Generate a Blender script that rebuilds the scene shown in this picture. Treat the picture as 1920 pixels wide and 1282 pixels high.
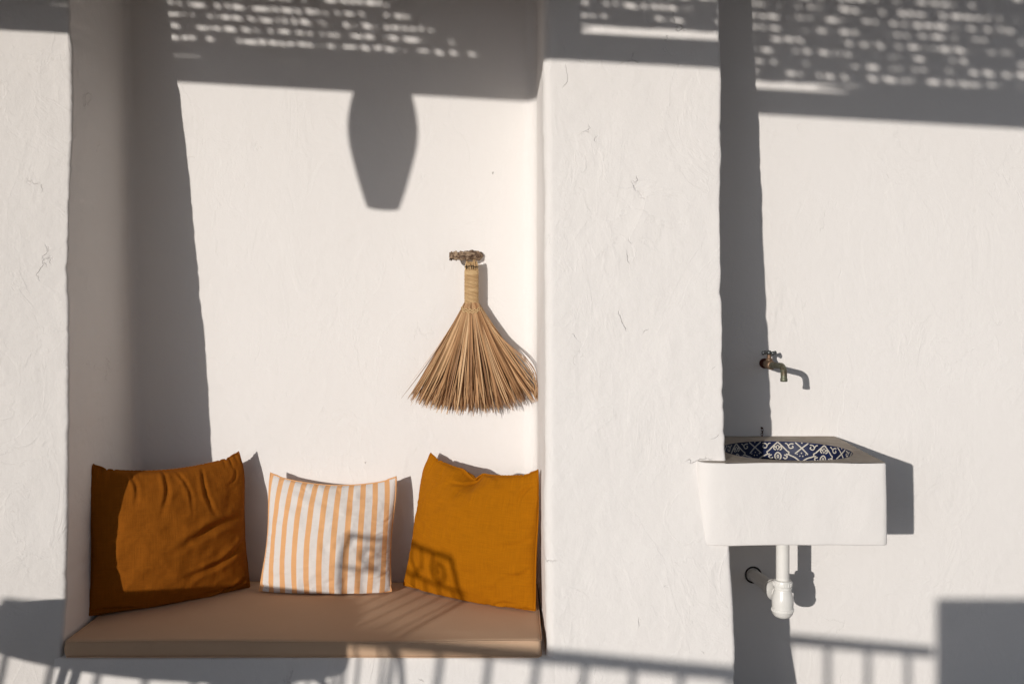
import bpy, bmesh, math, random
import numpy as np
from mathutils import Vector, Matrix

for o in list(bpy.data.objects): bpy.data.objects.remove(o)
scene = bpy.context.scene
COL = scene.collection
CZ = 1.60            # eye height; all z below are world metres, y grows into the wall
TX, TZ = 0.544, 0.18 # sun travel per metre towards the wall: right, down

# ------------------------------------------------------------------ camera, sky, sun, exposure
cd = bpy.data.cameras.new('camera'); cam = bpy.data.objects.new('camera', cd); COL.objects.link(cam)
cam.location = (0, -4.046, CZ); cam.rotation_euler = (math.pi/2, 0, 0)
cd.sensor_width = 36; cd.lens = 35.47; cd.shift_y = -0.0474; cd.clip_end = 2000
scene.camera = cam
w = bpy.data.worlds.new('World'); scene.world = w; w.use_nodes = True
nt = w.node_tree; bg = nt.nodes['Background']
sky = nt.nodes.new('ShaderNodeTexSky'); sky.sky_type = 'NISHITA'; sky.sun_disc = False
sky.sun_elevation = math.atan(TZ/math.hypot(TX, 1)); sky.sun_rotation = math.radians(208.5)
hs = nt.nodes.new('ShaderNodeHueSaturation'); hs.inputs['Saturation'].default_value = 0.3
nt.links.new(sky.outputs[0], hs.inputs['Color']); wb = nt.nodes.new('ShaderNodeMix'); wb.data_type = 'RGBA'; wb.blend_type = 'MULTIPLY'; wb.inputs[0].default_value = 1
wb.inputs[7].default_value = (.86, 1.0, 1.24, 1); nt.links.new(hs.outputs[0], wb.inputs[6]); nt.links.new(wb.outputs[2], bg.inputs[0])
bg.inputs[1].default_value = 0.062
sd = bpy.data.lights.new('sun', 'SUN'); sun = bpy.data.objects.new('sun', sd); COL.objects.link(sun)
sd.energy = 3.0; sd.angle = math.radians(0.53); sd.color = (1.0, 0.95, 0.888)
sun.rotation_euler = Vector((TX, 1, -TZ)).to_track_quat('-Z', 'Y').to_euler()
scene.view_settings.view_transform = 'Standard'; scene.view_settings.look = 'None'
scene.view_settings.exposure = 0.0; scene.view_settings.gamma = 1.0
scene.view_settings.use_curve_mapping = False
scene.render.engine = 'CYCLES'
scene.cycles.max_bounces = 12; scene.cycles.diffuse_bounces = 8

# ------------------------------------------------------------------ helpers
def tag(o, label=None, cat=None, group=None, kind=None):
    for k, v in (('label', label), ('category', cat), ('group', group), ('kind', kind)):
        if v: o[k] = v
    return o
def empty(name, loc, label, cat, group=None):
    o = bpy.data.objects.new(name, None); COL.objects.link(o); o.location = loc
    o.empty_display_size = 0.1
    return tag(o, label, cat, group)
class MB:
    """collects pieces in world coordinates, then links ONE mesh object"""
    def __init__(s): s.v = []; s.f = []; s.m = []
    def add(s, verts, faces, mi=0):
        n = len(s.v); s.v += [tuple(p) for p in verts]
        s.f += [tuple(i+n for i in f) for f in faces]; s.m += [mi]*len(faces); return s
    def grid(s, P, mi=0, closed_u=False, flip=False):
        P = np.asarray(P); a, b = P.shape[:2]; fs = []
        for i in range(a-1):
            for j in range(b if closed_u else b-1):
                k = (j+1) % b
                q = (i*b+j, i*b+k, (i+1)*b+k, (i+1)*b+j)
                fs.append(q[::-1] if flip else q)
        return s.add(P.reshape(-1, 3).tolist(), fs, mi)
    def tube(s, pts, r, seg=8, mi=0, flat=1.0, caps=True):
        pts = [Vector(p) for p in pts]; n = len(pts)
        rr = r if hasattr(r, '__len__') else [r]*n
        t0 = (pts[1]-pts[0]).normalized()
        up = Vector((0, 0, 1)) if abs(t0.z) < 0.9 else Vector((0, 1, 0))
        a = t0.cross(up).normalized(); V = []
        for i, p in enumerate(pts):
            t = (pts[min(i+1, n-1)]-pts[max(i-1, 0)]).normalized()
            a = (a - t*a.dot(t)).normalized(); b = t.cross(a)
            for k in range(seg):
                th = 2*math.pi*k/seg
                V.append(p + a*math.cos(th)*rr[i] + b*math.sin(th)*rr[i]*flat)
        F = [(i*seg+k, i*seg+(k+1) % seg, (i+1)*seg+(k+1) % seg, (i+1)*seg+k) for i in range(n-1) for k in range(seg)]
        if caps: F += [tuple(range(seg))[::-1], tuple((n-1)*seg+k for k in range(seg))]
        return s.add(V, F, mi)
    def lathe(s, prof, axis_pt, axis=(0, 0, 1), seg=40, mi=0, cap=True):
        ax = Vector(axis).normalized(); q = Vector((0, 0, 1)).rotation_difference(ax)
        c = Vector(axis_pt); V = []
        for r, h in prof:
            for k in range(seg):
                th = 2*math.pi*k/seg
                V.append(c + q @ Vector((r*math.cos(th), r*math.sin(th), h)))
        n = len(prof)
        F = [(i*seg+k, i*seg+(k+1) % seg, (i+1)*seg+(k+1) % seg, (i+1)*seg+k) for i in range(n-1) for k in range(seg)]
        if cap: F += [tuple(range(seg))[::-1], tuple((n-1)*seg+k for k in range(seg))]
        return s.add(V, F, mi)
    def box(s, c, size, M=None, mi=0):
        V = []
        for x in (-.5, .5):
            for y in (-.5, .5):
                for z in (-.5, .5):
                    p = Vector((x*size[0], y*size[1], z*size[2]))
                    if M: p = M @ p
                    V.append(p + Vector(c))
        F = [(0, 1, 3, 2), (4, 6, 7, 5), (0, 4, 5, 1), (2, 3, 7, 6), (0, 2, 6, 4), (1, 5, 7, 3)]
        return s.add(V, F, mi)
    def build(s, name, mats, parent=None, smooth=True, origin=None, bevel=0, sub=0, autosmooth=None):
        me = bpy.data.meshes.new(name)
        org = Vector(origin) if origin else (parent.matrix_basis.translation.copy() if parent and parent.parent is None else Vector((0, 0, 0)))
        if parent and parent.parent is not None and origin is None:
            org = Vector((0, 0, 0)); p = parent
            while p: org += p.location; p = p.parent
        me.from_pydata([tuple(Vector(p)-org) for p in s.v], [], s.f)
        for m in (mats if isinstance(mats, (list, tuple)) else [mats]): me.materials.append(m)
        me.polygons.foreach_set('material_index', s.m)
        me.polygons.foreach_set('use_smooth', [smooth]*len(s.f))
        me.validate(); me.update()
        o = bpy.data.objects.new(name, me); COL.objects.link(o)
        if parent: o.parent = parent
        else: o.location = org
        if autosmooth: me.set_sharp_from_angle(angle=math.radians(autosmooth))
        if bevel:
            b = o.modifiers.new('bevel', 'BEVEL'); b.width = bevel; b.segments = 3; b.limit_method = 'ANGLE'
        if sub:
            b = o.modifiers.new('sub', 'SUBSURF'); b.levels = b.render_levels = sub
        return o

_rt = np.random.RandomState(7).rand(256, 256)
def vnoise(x, y):
    x = np.asarray(x, float); y = np.asarray(y, float)
    xi = np.floor(x).astype(int); yi = np.floor(y).astype(int); fx = x-xi; fy = y-yi
    fx = fx*fx*(3-2*fx); fy = fy*fy*(3-2*fy)
    g = lambda a, b: _rt[a % 256, b % 256]
    return ((g(xi, yi)*(1-fx)+g(xi+1, yi)*fx)*(1-fy)+(g(xi, yi+1)*(1-fx)+g(xi+1, yi+1)*fx)*fy)*2-1
def fbm(x, y, o=4, g=.5):
    t = 0; a = 1; n = 0
    for i in range(o):
        t = t+a*vnoise(x*2**i+17.3*i, y*2**i+9.1*i); n += a; a *= g
    return t/n
def smooth(e0, e1, x):
    t = np.clip((x-e0)/(e1-e0), 0, 1); return t*t*(3-2*t)
def catmull(pts, n=8, closed=False):
    P = [Vector(p) for p in pts]; out = []; m = len(P)
    for i in range(m if closed else m-1):
        if closed: a, b, c, d = P[i-1], P[i], P[(i+1) % m], P[(i+2) % m]
        else: a, b, c, d = P[max(i-1, 0)], P[i], P[i+1], P[min(i+2, m-1)]
        for k in range(n):
            t = k/n
            out.append(.5*((2*b)+(c-a)*t+(2*a-5*b+4*c-d)*t*t+(3*b-a-3*c+d)*t**3))
    out.append(P[0].copy() if closed else P[-1].copy())
    return out

# ------------------------------------------------------------------ materials
class Mat:
    def __init__(s, name, rough=.8, base=(.5, .5, .5), spec=.3, metal=0):
        s.m = bpy.data.materials.new(name); s.m.use_nodes = True; s.t = s.m.node_tree
        s.b = s.t.nodes['Principled BSDF']; s.b.inputs['Roughness'].default_value = rough
        s.b.inputs['Base Color'].default_value = (*base, 1); s.b.inputs['Specular IOR Level'].default_value = spec
        s.b.inputs['Metallic'].default_value = metal
        s.co = s.n('ShaderNodeTexCoord'); s.geo = s.n('ShaderNodeNewGeometry')
    def n(s, typ, **kw):
        x = s.t.nodes.new(typ)
        for k, v in kw.items():
            if k in x.inputs.keys() if isinstance(k, str) else False: x.inputs[k].default_value = v
            else: setattr(x, k, v)
        return x
    def L(s, a, b): s.t.links.new(a, b)
    def vec(s, scale=(1, 1, 1), rot=(0, 0, 0), src=None):
        mp = s.n('ShaderNodeMapping'); mp.inputs['Scale'].default_value = scale; mp.inputs['Rotation'].default_value = rot
        s.L(src or s.geo.outputs['Position'], mp.inputs['Vector']); return mp.outputs[0]
    def noise(s, scale, detail=4, rough=.5, v=None, dist=0):
        x = s.n('ShaderNodeTexNoise'); x.inputs['Scale'].default_value = scale; x.inputs['Detail'].default_value = detail
        x.inputs['Roughness'].default_value = rough; x.inputs['Distortion'].default_value = dist
        s.L(v or s.geo.outputs['Position'], x.inputs['Vector']); return x.outputs['Fac']
    def ramp(s, fac, stops):
        r = s.n('ShaderNodeValToRGB'); e = r.color_ramp.elements
        while len(e) < len(stops): e.new(.5)
        for i, (p, c) in enumerate(stops):
            e[i].position = p; e[i].color = (*c, 1) if hasattr(c, '__len__') else (c, c, c, 1)
        s.L(fac, r.inputs[0]); return r.outputs[0]
    def math(s, op, a, b=None, c=None, clamp=False):
        x = s.n('ShaderNodeMath'); x.operation = op; x.use_clamp = clamp
        for i, q in enumerate((a, b, c)):
            if q is None: continue
            if isinstance(q, (int, float)): x.inputs[i].default_value = q
            else: s.L(q, x.inputs[i])
        return x.outputs[0]
    def mix(s, fac, a, b, mode='MIX'):
        x = s.n('ShaderNodeMix'); x.data_type = 'RGBA'; x.blend_type = mode
        for sock, q in ((x.inputs[0], fac), (x.inputs[6], a), (x.inputs[7], b)):
            if isinstance(q, (int, float)): sock.default_value = q
            elif isinstance(q, tuple): sock.default_value = (*q, 1)
            else: s.L(q, sock)
        return x.outputs[2]
    def bump(s, h, dist=.001, strength=1, prev=None):
        b = s.n('ShaderNodeBump'); b.inputs['Distance'].default_value = dist; b.inputs['Strength'].default_value = strength
        s.L(h, b.inputs['Height'])
        if prev is not None: s.L(prev, b.inputs['Normal'])
        s.L(b.outputs[0], s.b.inputs['Normal']); return b.outputs[0]
    def color(s, c): s.L(c, s.b.inputs['Base Color'])

def plaster(name, base, rough_amt=1.0, crack=1.0):
    m = Mat(name, .93, base, .15)
    big = m.noise(2.3, 4, .6); fine = m.noise(26, 5, .6)
    c = m.mix(m.math('MULTIPLY', big, .35), tuple(x*1.02 for x in base), tuple(x*.93*y for x, y in zip(base, (1, .985, .965))))
    # hairline cracks and small dark pits in the lime wash
    vo = m.n('ShaderNodeTexVoronoi'); vo.feature = 'DISTANCE_TO_EDGE'; vo.inputs['Scale'].default_value = 2.2
    wob = m.n('ShaderNodeTexNoise'); wob.inputs['Scale'].default_value = 7; wob.inputs['Detail'].default_value = 5
    m.L(m.geo.outputs['Position'], wob.inputs['Vector'])
    va = m.n('ShaderNodeVectorMath'); va.operation = 'SCALE'; va.inputs['Scale'].default_value = .35; m.L(wob.outputs['Color'], va.inputs[0])
    vb = m.n('ShaderNodeVectorMath'); vb.operation = 'ADD'; m.L(m.vec((1.5, 1, 1)), vb.inputs[0]); m.L(va.outputs[0], vb.inputs[1])
    m.L(vb.outputs[0], vo.inputs['Vector'])
    line = m.ramp(vo.outputs[0], [(0, 1), (.007, 0)])
    mask = m.ramp(m.noise(6.5, 2, .5, dist=.6), [(.60, 0), (.68, 1)])
    cr = m.math('MULTIPLY', m.math('MULTIPLY', line, mask), crack)
    vp = m.n('ShaderNodeTexVoronoi'); vp.inputs['Scale'].default_value = 7.0; m.L(m.vec((1, 1, .8)), vp.inputs['Vector'])
    pit = m.ramp(vp.outputs['Distance'], [(.018, 1), (.03, 0)])
    pitm = m.math('MULTIPLY', pit, m.ramp(m.noise(1.7, 1), [(.5, 0), (.55, 1)]))
    dirt = m.math('ADD', m.math('MULTIPLY', cr, .03), m.math('MULTIPLY', pitm, .35), clamp=True)
    m.color(m.mix(dirt, c, (.30, .27, .24)))
    # trowel and brush relief
    tro = m.noise(5.5, 3, .5, v=m.vec((1, 1, .45), (0, .5, 0)), dist=1.2)
    rid = m.ramp(tro, [(.40, 0), (.50, 1), (.515, .72), (.62, .4), (.75, 1)])
    brush = m.noise(40, 3, .6, v=m.vec((1, 1, .12)))
    grain = m.noise(190, 3, .6)
    patch = m.ramp(m.noise(1.9, 3, .6, dist=1.0), [(.38, .08), (.52, .55), (.68, 1)])
    tro2 = m.ramp(m.noise(3.2, 4, .55, v=m.vec((1, 1, .8), (0, -.6, .3)), dist=2.2), [(.44, 0), (.485, 1), (.50, .55), (.70, .5), (.715, 1), (.75, .6)])
    rid = m.math('MULTIPLY', rid, patch)
    n = m.bump(rid, .0024*rough_amt, .6)
    n = m.bump(m.math('MULTIPLY', tro2, m.ramp(m.noise(2.7, 2, .5), [(.4, .1), (.62, 1)])), .0016*rough_amt, .6, n)
    n = m.bump(fine, .0028*rough_amt, .8, n)
    n = m.bump(brush, .0005*rough_amt, .6, n)
    n = m.bump(grain, .0006, .6, n)
    n = m.bump(m.math('SUBTRACT', 0, m.math('ADD', cr, pitm)), .003, .9, n)
    return m.m
WHITE = (.795, .762, .735)
M_front = plaster('lime_plaster_rough', WHITE, 1.0, 1)
M_darker = plaster('lime_plaster_darker', (.70, .665, .635), 1.35, .8)  # darker, rougher plaster for the front of the left pier
M_back = plaster('lime_plaster_smooth', WHITE, .75, .3)
M_base = plaster('lime_plaster_block', WHITE, .55, .1)

def linen(name, base, var=.3, stripes=False):
    m = Mat(name, .95, base, .1)
    m.b.inputs['Sheen Weight'].default_value = .06; m.b.inputs['Sheen Roughness'].default_value = .5
    m.b.inputs['Sheen Tint'].default_value = (*base, 1)
    uv = m.co.outputs['UV']
    warp = m.noise(1, 2, .6, v=m.vec((170, 7, 1), src=uv)); weft = m.noise(1, 2, .6, v=m.vec((8, 200, 1), src=uv))
    slub = m.math('ADD', m.math('MULTIPLY', warp, .5), m.math('MULTIPLY', weft, .5))
    blot = m.noise(4, 3, .6, v=uv)
    if stripes:
        sx = m.n('ShaderNodeSeparateXYZ'); m.L(uv, sx.inputs[0])
        ph = m.math('FRACT', m.math('MULTIPLY_ADD', sx.outputs[0], 10.9, .12))
        e = m.ramp(ph, [(0, 0), (.42, 0), (.435, 1), (.985, 1), (1, 0)])
        c0 = m.mix(e, (.76, .41, .19), (.74, .69, .65))
    else: c0 = m.mix(0.0, base, base)
    dark = tuple(.72 for _ in base)
    c = m.mix(m.math('MULTIPLY', m.ramp(slub, [(.35, 1), (.65, 0)]), var*3), c0, m.mix(1.0, c0, dark, 'MULTIPLY'))
    c = m.mix(m.math('MULTIPLY', blot, var*.8), c, m.mix(1.0, c0, (.8, .78, .75), 'MULTIPLY'))
    m.color(c)
    wv = m.noise(1, 1, .5, v=m.vec((420, 420, 1), src=uv))
    n = m.bump(slub, .0022, .8); m.bump(wv, .0007, .5, n)
    return m.m
M_rust = linen('rust_linen', (.30, .091, .007)); M_yel = linen('mustard_linen', (.415, .141, .002)); M_str = linen('striped_cotton', (.7, .5, .4), .05, True)

def seatmat():
    m = Mat('taupe_canvas', .95, (.42, .28, .19), .15)
    m.b.inputs['Sheen Weight'].default_value = .1; m.b.inputs['Sheen Roughness'].default_value = .4
    m.b.inputs['Sheen Tint'].default_value = (.6, .45, .35, 1)
    a = m.noise(900, 1, .5, v=m.vec((1, .25, 1))); b = m.noise(900, 1, .5, v=m.vec((.25, 1, 1))); bl = m.noise(5, 4, .6)
    c = m.mix(m.math('MULTIPLY', bl, .5), (.66, .45, .30), (.54, .36, .235))
    c = m.mix(m.math('MULTIPLY', a, .3), c, (.42, .27, .17)); m.color(c)
    n = m.bump(a, .0006, .6); m.bump(b, .0006, .6, n); return m.m
M_seat = seatmat()
def concretem():
    m = Mat('worn_concrete', .8, (.36, .31, .26), .25)
    a = m.noise(9, 6, .65, dist=.6); b = m.noise(60, 4, .7)
    c = m.ramp(a, [(.3, (.27, .225, .185)), (.5, (.38, .325, .27)), (.7, (.50, .44, .37))])
    c = m.mix(m.math('MULTIPLY', b, .35), c, (.22, .185, .15)); m.color(c)
    n = m.bump(b, .002, .7); m.bump(a, .004, .5, n); return m.m
M_conc = concretem()
def simple(name, base, rough=.6, spec=.4, metal=0, var=.25, scale=30, bump=.0006, dark=None):
    m = Mat(name, rough, base, spec, metal)
    a = m.noise(scale, 4, .6)
    m.color(m.mix(m.math('MULTIPLY', m.ramp(a, [(.35, 0), (.7, 1)]), 1.0), base, dark or tuple(x*(1-var) for x in base)))
    m.bump(a, bump, .6); return m.m
M_navy = simple('navy_glaze', (.012, .020, .070), .5, .25, 0, .5, 25, .0004)
M_cream = simple('cream_glaze', (.62, .57, .49), .55, .25, 0, .2, 60, .0003)
M_pvc = simple('white_plastic', (.80, .78, .74), .3, .5, 0, .06, 14, .0002)
M_dark = simple('dark_rubber', (.03, .022, .02), .7, .3)
M_rustm = simple('rusty_iron', (.10, .028, .018), .9, .2, 0, .6, 90, .002, (.035, .012, .01))
M_brass = simple('worn_brass', (.27, .16, .10), .5, .4, .6, .5, 70, .0008, (.12, .10, .07))
M_verd = simple('verdigris_brass', (.20, .21, .15), .5, .4, .5, .5, 55, .001, (.09, .055, .03))
M_steel = simple('dull_steel', (.20, .21, .21), .4, .5, .8, .5, 80, .0006, (.04, .045, .045))
M_iron = simple('black_iron', (.03, .03, .032), .5, .4, .3, .3, 40)
M_timber = simple('pergola_timber', (.24, .16, .10), .8, .2, 0, .4, 12, .002)
M_table = simple('painted_tabletop', (.30, .29, .27), .6, .3, 0, .2, 12)
def woodm():
    m = Mat('driftwood', .85, (.4, .3, .2), .2)
    a = m.noise(38, 5, .7, v=m.vec((.5, 1, 2.2)), dist=.8)
    m.color(m.ramp(a, [(.36, (.035, .02, .015)), (.47, (.17, .11, .075)), (.55, (.42, .30, .2)), (.72, (.58, .46, .33))]))
    m.bump(a, .006, .8); return m.m
M_wood = woodm()
def strawm(name, stops, alongz=True):
    m = Mat(name, .6, (.5, .35, .2), .3)
    f = m.geo.outputs['Random Per Island']
    c = m.ramp(f, stops)
    n = m.noise(60, 3, .6, v=m.vec((1.0, 1.0, .12)))
    c = m.mix(m.math('MULTIPLY', n, .5), c, m.mix(1.0, c, (.62, .52, .42), 'MULTIPLY'))
    m.color(c); m.bump(m.noise(500, 2, .5, v=m.vec((1, 1, .05))), .0006, .5)
    m.b.inputs['Subsurface Weight'].default_value = 0
    return m.m
M_straw = strawm('dry_palm_blades', [(0, (.24, .12, .055)), (.25, (.42, .225, .105)), (.55, (.58, .345, .175)), (.85, (.68, .45, .25)), (1, (.38, .23, .11))])
M_cord = strawm('sisal_cord', [(0, (.52, .34, .17)), (1, (.66, .47, .25))])
M_thread = simple('black_thread', (.02, .018, .018), .8, .2)
M_reed = strawm('dry_reeds', [(0, (.3, .22, .12)), (.5, (.42, .31, .18)), (1, (.5, .4, .26))])
M_floor = simple('terrace_paving', (.25, .22, .19), .85, .2, 0, .25, 2.2, .003)

# ------------------------------------------------------------------ the ground
g = MB(); n = 24; xs = np.concatenate([-np.geomspace(600, 3, n), np.linspace(-2.5, 2.5, 11), np.geomspace(3, 600, n)])
X, Y = np.meshgrid(xs, xs-2); g.grid(np.stack([X, Y, np.zeros_like(X)], -1))
gr = g.build('ground', M_floor, smooth=False); gr['kind'] = 'structure'

# ------------------------------------------------------------------ the whitewashed building: one continuous plaster skin, lofted over height
ZT = np.array([-1.6, -1.2, -.9, -.47, -.18, .19, .68, 1.15, 2.2])
DT = np.array([.80, .685, .632, .583, .57, .54, .467, .42, .34])
def depth(z):                       # the battered piers: thicker towards the foot
    zz = np.asarray(z)-CZ; return sum(np.interp(zz+k, ZT, DT) for k in (-.12, -.06, 0, .06, .12))/5
def relief(a, z, amp):
    return amp*(.0075*fbm(a*2.1+3, z*1.7, 3)+.0026*fbm(a*9+40, z*7, 3)+.0009*fbm(a*30+11, z*30+5, 2))
Z = np.concatenate([np.arange(0, .25, .05), np.arange(.25, 2.80, .010), np.arange(2.80, 3.9, .06)])
def loft(segs, z):
    """segs: functions z-> (n,2) plan points. returns P[z, n, 3]"""
    return None
def line(a, b, n):
    t = np.linspace(0, 1, n); return np.stack([a[0]+(b[0]-a[0])*t, a[1]+(b[1]-a[1])*t], -1)
def arc(c, r, a0, a1, n):
    t = np.radians(np.linspace(a0, a1, n)); return np.stack([c[0]+r*np.cos(t), c[1]+r*np.sin(t)], -1)
def edge_jag(z, seed, amp):
    j = amp*(.9*fbm(np.array([z*2.1]), np.array([seed]), 2)[0]+.9*fbm(np.array([z*13]), np.array([seed+5.]), 3)[0])
    c = fbm(np.array([z*23]), np.array([seed+9.]), 2)[0]
    return j - amp*1.6*max(0, c-.35)
def plan(z):
    zr = z-CZ; d = float(depth(z))
    xL = float(np.interp(zr, [-1.6, -1.2, -.5, .0, .6, 1.15, 1.6, 2.2], [-1.49, -1.497, -1.524, -1.536, -1.555, -1.592, -1.66, -1.8]))
    xLb = float(np.interp(zr, [-1.2, -.5, 1.15, 2.2], [-1.50, -1.518, -1.557, -1.62]))
    jl = edge_jag(z, 3., .0035); jr = edge_jag(z, 31., .0045); jm = edge_jag(z, 57., .002)
    xL += jl; dl = d
    xM = .113+jm; xMb = .100; xR = .735+jr+.006*math.sin(z*3.1); xRb = .728
    rL, fL, fM, rM, rR, fR = .011, .038, .06, .032, .011, .03
    S = [('left', line((-3.2, -d), (-2.05, -d), 12)), ('left', line((-2.05, -d), (xL-rL, -d), 58)[1:]),
         ('left', arc((xL-rL, -d+rL), rL, -90, 0, 6)[1:]),
         ('left', line((xL, -d+rL), (xLb, -fL), 46)[1:]),
         ('left', arc((xLb+fL, -fL), fL, 180, 135, 6)[1:]),
         ('back', arc((xLb+fL, -fL), fL, 135, 90, 6)),
         ('back', line((xLb+fL, 0), (xMb-fM, 0), 150)[1:]),
         ('back', arc((xMb-fM, -fM), fM, 90, 45, 12)[1:]),
         ('mid', arc((xMb-fM, -fM), fM, 45, 0, 12)),
         ('mid', line((xMb, -fM), (xM, -d+rM), 46)[1:]),
         ('mid', arc((xM+rM, -d+rM), rM, 180, 270, 8)[1:]),
         ('mid', line((xM+rM, -d), (xR-rR, -d), 62)[1:]),
         ('mid', arc((xR-rR, -d+rR), rR, -90, 0, 6)[1:]),
         ('mid', line((xR, -d+rR), (xRb, -fR), 40)[1:]),
         ('mid', arc((xRb+fR, -fR), fR, 180, 135, 5)[1:]),
         ('right', arc((xRb+fR, -fR), fR, 135, 90, 5)),
         ('right', line((xRb+fR, 0), (2.15, 0), 140)[1:]),
         ('right', line((2.15, 0), (4.6, 0), 14)[1:])]
    return S
parts = {}
for z in Z:
    for i, (nm, P) in enumerate(plan(z)):
        parts.setdefault(nm, []).append((z, i, P))
skin_cols = {}
def skin(nm, amp):
    rows = []
    for z in Z: rows.append(np.concatenate([P for (zz, i, P) in parts[nm] if zz == z]))
    A = np.stack(rows); skin_cols[nm] = A.shape[1]                                    # [nz, n, 2]
    T = np.gradient(A, axis=1); T /= np.linalg.norm(T, axis=2, keepdims=True)+1e-9
    Nn = np.stack([T[..., 1], -T[..., 0]], -1)            # outwards, to the viewer
    a = A[..., 0]-A[..., 1]; zz = np.repeat(Z[:, None], A.shape[1], 1)
    amp = amp(A[..., 0], A[..., 1]) if callable(amp) else amp
    A = A+Nn*relief(a, zz, amp)[..., None]
    return np.dstack([A, zz])
building = empty('whitewashed_house', (0, 0, 0), 'whitewashed plaster house wall with two thick battered piers, a seat niche and a plain bay', 'building')
ampf = lambda x, y: .25+.75*smooth(.03, .2, -y)
for nm, name, mat, lab in (('left', 'pier', M_darker, 'rough plaster pier left of the seat niche'), ('back', 'niche_wall', M_back, None),
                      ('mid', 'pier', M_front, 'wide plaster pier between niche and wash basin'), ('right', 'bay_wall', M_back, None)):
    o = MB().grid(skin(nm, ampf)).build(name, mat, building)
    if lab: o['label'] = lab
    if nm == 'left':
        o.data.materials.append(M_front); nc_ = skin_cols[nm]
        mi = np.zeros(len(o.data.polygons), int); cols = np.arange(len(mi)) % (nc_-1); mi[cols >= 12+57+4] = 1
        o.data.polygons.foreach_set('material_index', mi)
# masonry seat under the cushion, its face flush with the piers
zs = np.concatenate([np.arange(0, .2, .05), np.arange(.2, .385, .008), [.388]]); xs = np.linspace(-1.56, .19, 170)
X, Zz = np.meshgrid(xs, zs)
off = .0015-.006*(1-smooth(-1.56, -1.50, X))-.006*smooth(.12, .18, X)
Yb = -(depth(Zz)+off)-relief(X+depth(Zz), Zz, 1.0)
top = np.stack([X[-1], np.full_like(X[-1], -.02), np.full_like(X[-1], .390)], -1)
lip = np.stack([X[-1], Yb[-1]+.004, np.full_like(X[-1], .391)], -1)
P = np.concatenate([np.stack([X, Yb, Zz], -1), lip[None], top[None]])
MB().grid(P).build('seat_base', M_front, building)
MB().box((-4.85, -2.3, 1.95), (.3, 4.5, 3.9)).build('unseen_side_wall', M_front, building, smooth=False, bevel=.02)  # unseen wall, added to cut the skylight on the left
# roof slab edge far above the frame
MB().box((.7, .35, 3.95), (7.8, 1.6, .18)).build('roof_slab', M_front, building, smooth=False, bevel=.02)

# ------------------------------------------------------------------ seat cushion
def seat_cushion():
    x0, x1, y0, y1, z0, z1 = -1.487, .097, -.702, -.012, .393, .451
    nx, ny = 150, 60; r = .012
    mb = MB()
    def pos(u, v, top):   # u,v in 0..1
        return None
    # ring profile around the rounded slab: sweep as closed sections along x
    P = []
    sec = []
    for (cy, cz, a0, a1) in ((y0+r, z0+r, 270, 180), (y0+r, z1-r, 180, 90), (y1-r, z1-r, 90, 0), (y1-r, z0+r, 0, -90)):
        for t in np.radians(np.linspace(a0, a1, 5)): sec.append((cy+r*math.cos(t), cz+r*math.sin(t)))
    full = []
    for i in range(len(sec)):
        a, b = sec[i], sec[(i+1) % len(sec)]
        L = math.dist(a, b); k = max(1, int(L/.014))
        for j in range(k): full.append((a[0]+(b[0]-a[0])*j/k, a[1]+(b[1]-a[1])*j/k))
    full = np.array(full)
    xs = np.concatenate([[x0, x0+.002, x0+.006], np.linspace(x0+.012, x1-.012, nx), [x1-.006, x1-.002, x1]])
    cen = np.array([(y0+y1)/2, (z0+z1)/2])
    for x in xs:
        e = min(x-x0, x1-x); k = r-math.sqrt(max(0, r*r-(r-min(e, r))**2))
        q = full.copy()
        dy = np.clip(np.minimum(q[:, 0]-y0, y1-q[:, 0]), 0, .1)
        istop = q[:, 1] > z1-.004
        q[:, 1] += np.where(istop, .004*smooth(0, .1, dy)*smooth(0, .12, e)+.0016*fbm(np.full(len(q), x*4.), q[:, 0]*4, 2), 0)
        isf = q[:, 0] < y0+.004
        q[:, 0] -= np.where(isf, .003*smooth(0, .03, np.minimum(q[:, 1]-z0, z1-q[:, 1]))+.0012*vnoise(np.full(len(q), x*9.), q[:, 1]*8), 0)
        s = np.sign(q-cen)
        q[:, 1] -= s[:, 1]*k*(np.abs(q[:, 1]-cen[1]) > (z1-z0)/2-r-.005)
        q[:, 0] -= s[:, 0]*k*(np.abs(q[:, 0]-cen[1]) > (y1-y0)/2-r-.005)*0
        q[:, 0] += (q[:, 0] < y0+r+.003)*k-(q[:, 0] > y1-r-.003)*k
        q[:, 1] += .0024*math.sin(x*5.3+1)*(q[:, 1] > z1-.02)
        P.append(np.column_stack([np.full(len(q), x), q]))
    P = np.array(P); mb.grid(P, closed_u=True)
    nq = P.shape[1]; mb.f += [tuple(range(nq)), tuple((len(P)-1)*nq+i for i in range(nq))[::-1]]; mb.m += [0, 0]
    root = empty('bench_cushion', (-.7, -.36, .393), 'long flat taupe canvas cushion on the built-in niche bench', 'cushion')
    mb.build('cover', M_seat, root)
    for zc, nm in ((z1-.004, 1), (z0+.004, 0)):
        pts = [(x, y0-.0005+.0012*math.sin(x*7), zc+.0024*math.sin(x*5.3+1)*nm) for x in np.linspace(x0+.01, x1-.01, 60)]
        pts.append((x1-.001, y0+.012, zc)); pts += [(x1+.0005, y, zc) for y in np.linspace(y0+.03, y1-.02, 12)]
        MB().tube(pts, .0028, 6).build('piping', M_seat, root)
seat_cushion()

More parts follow.
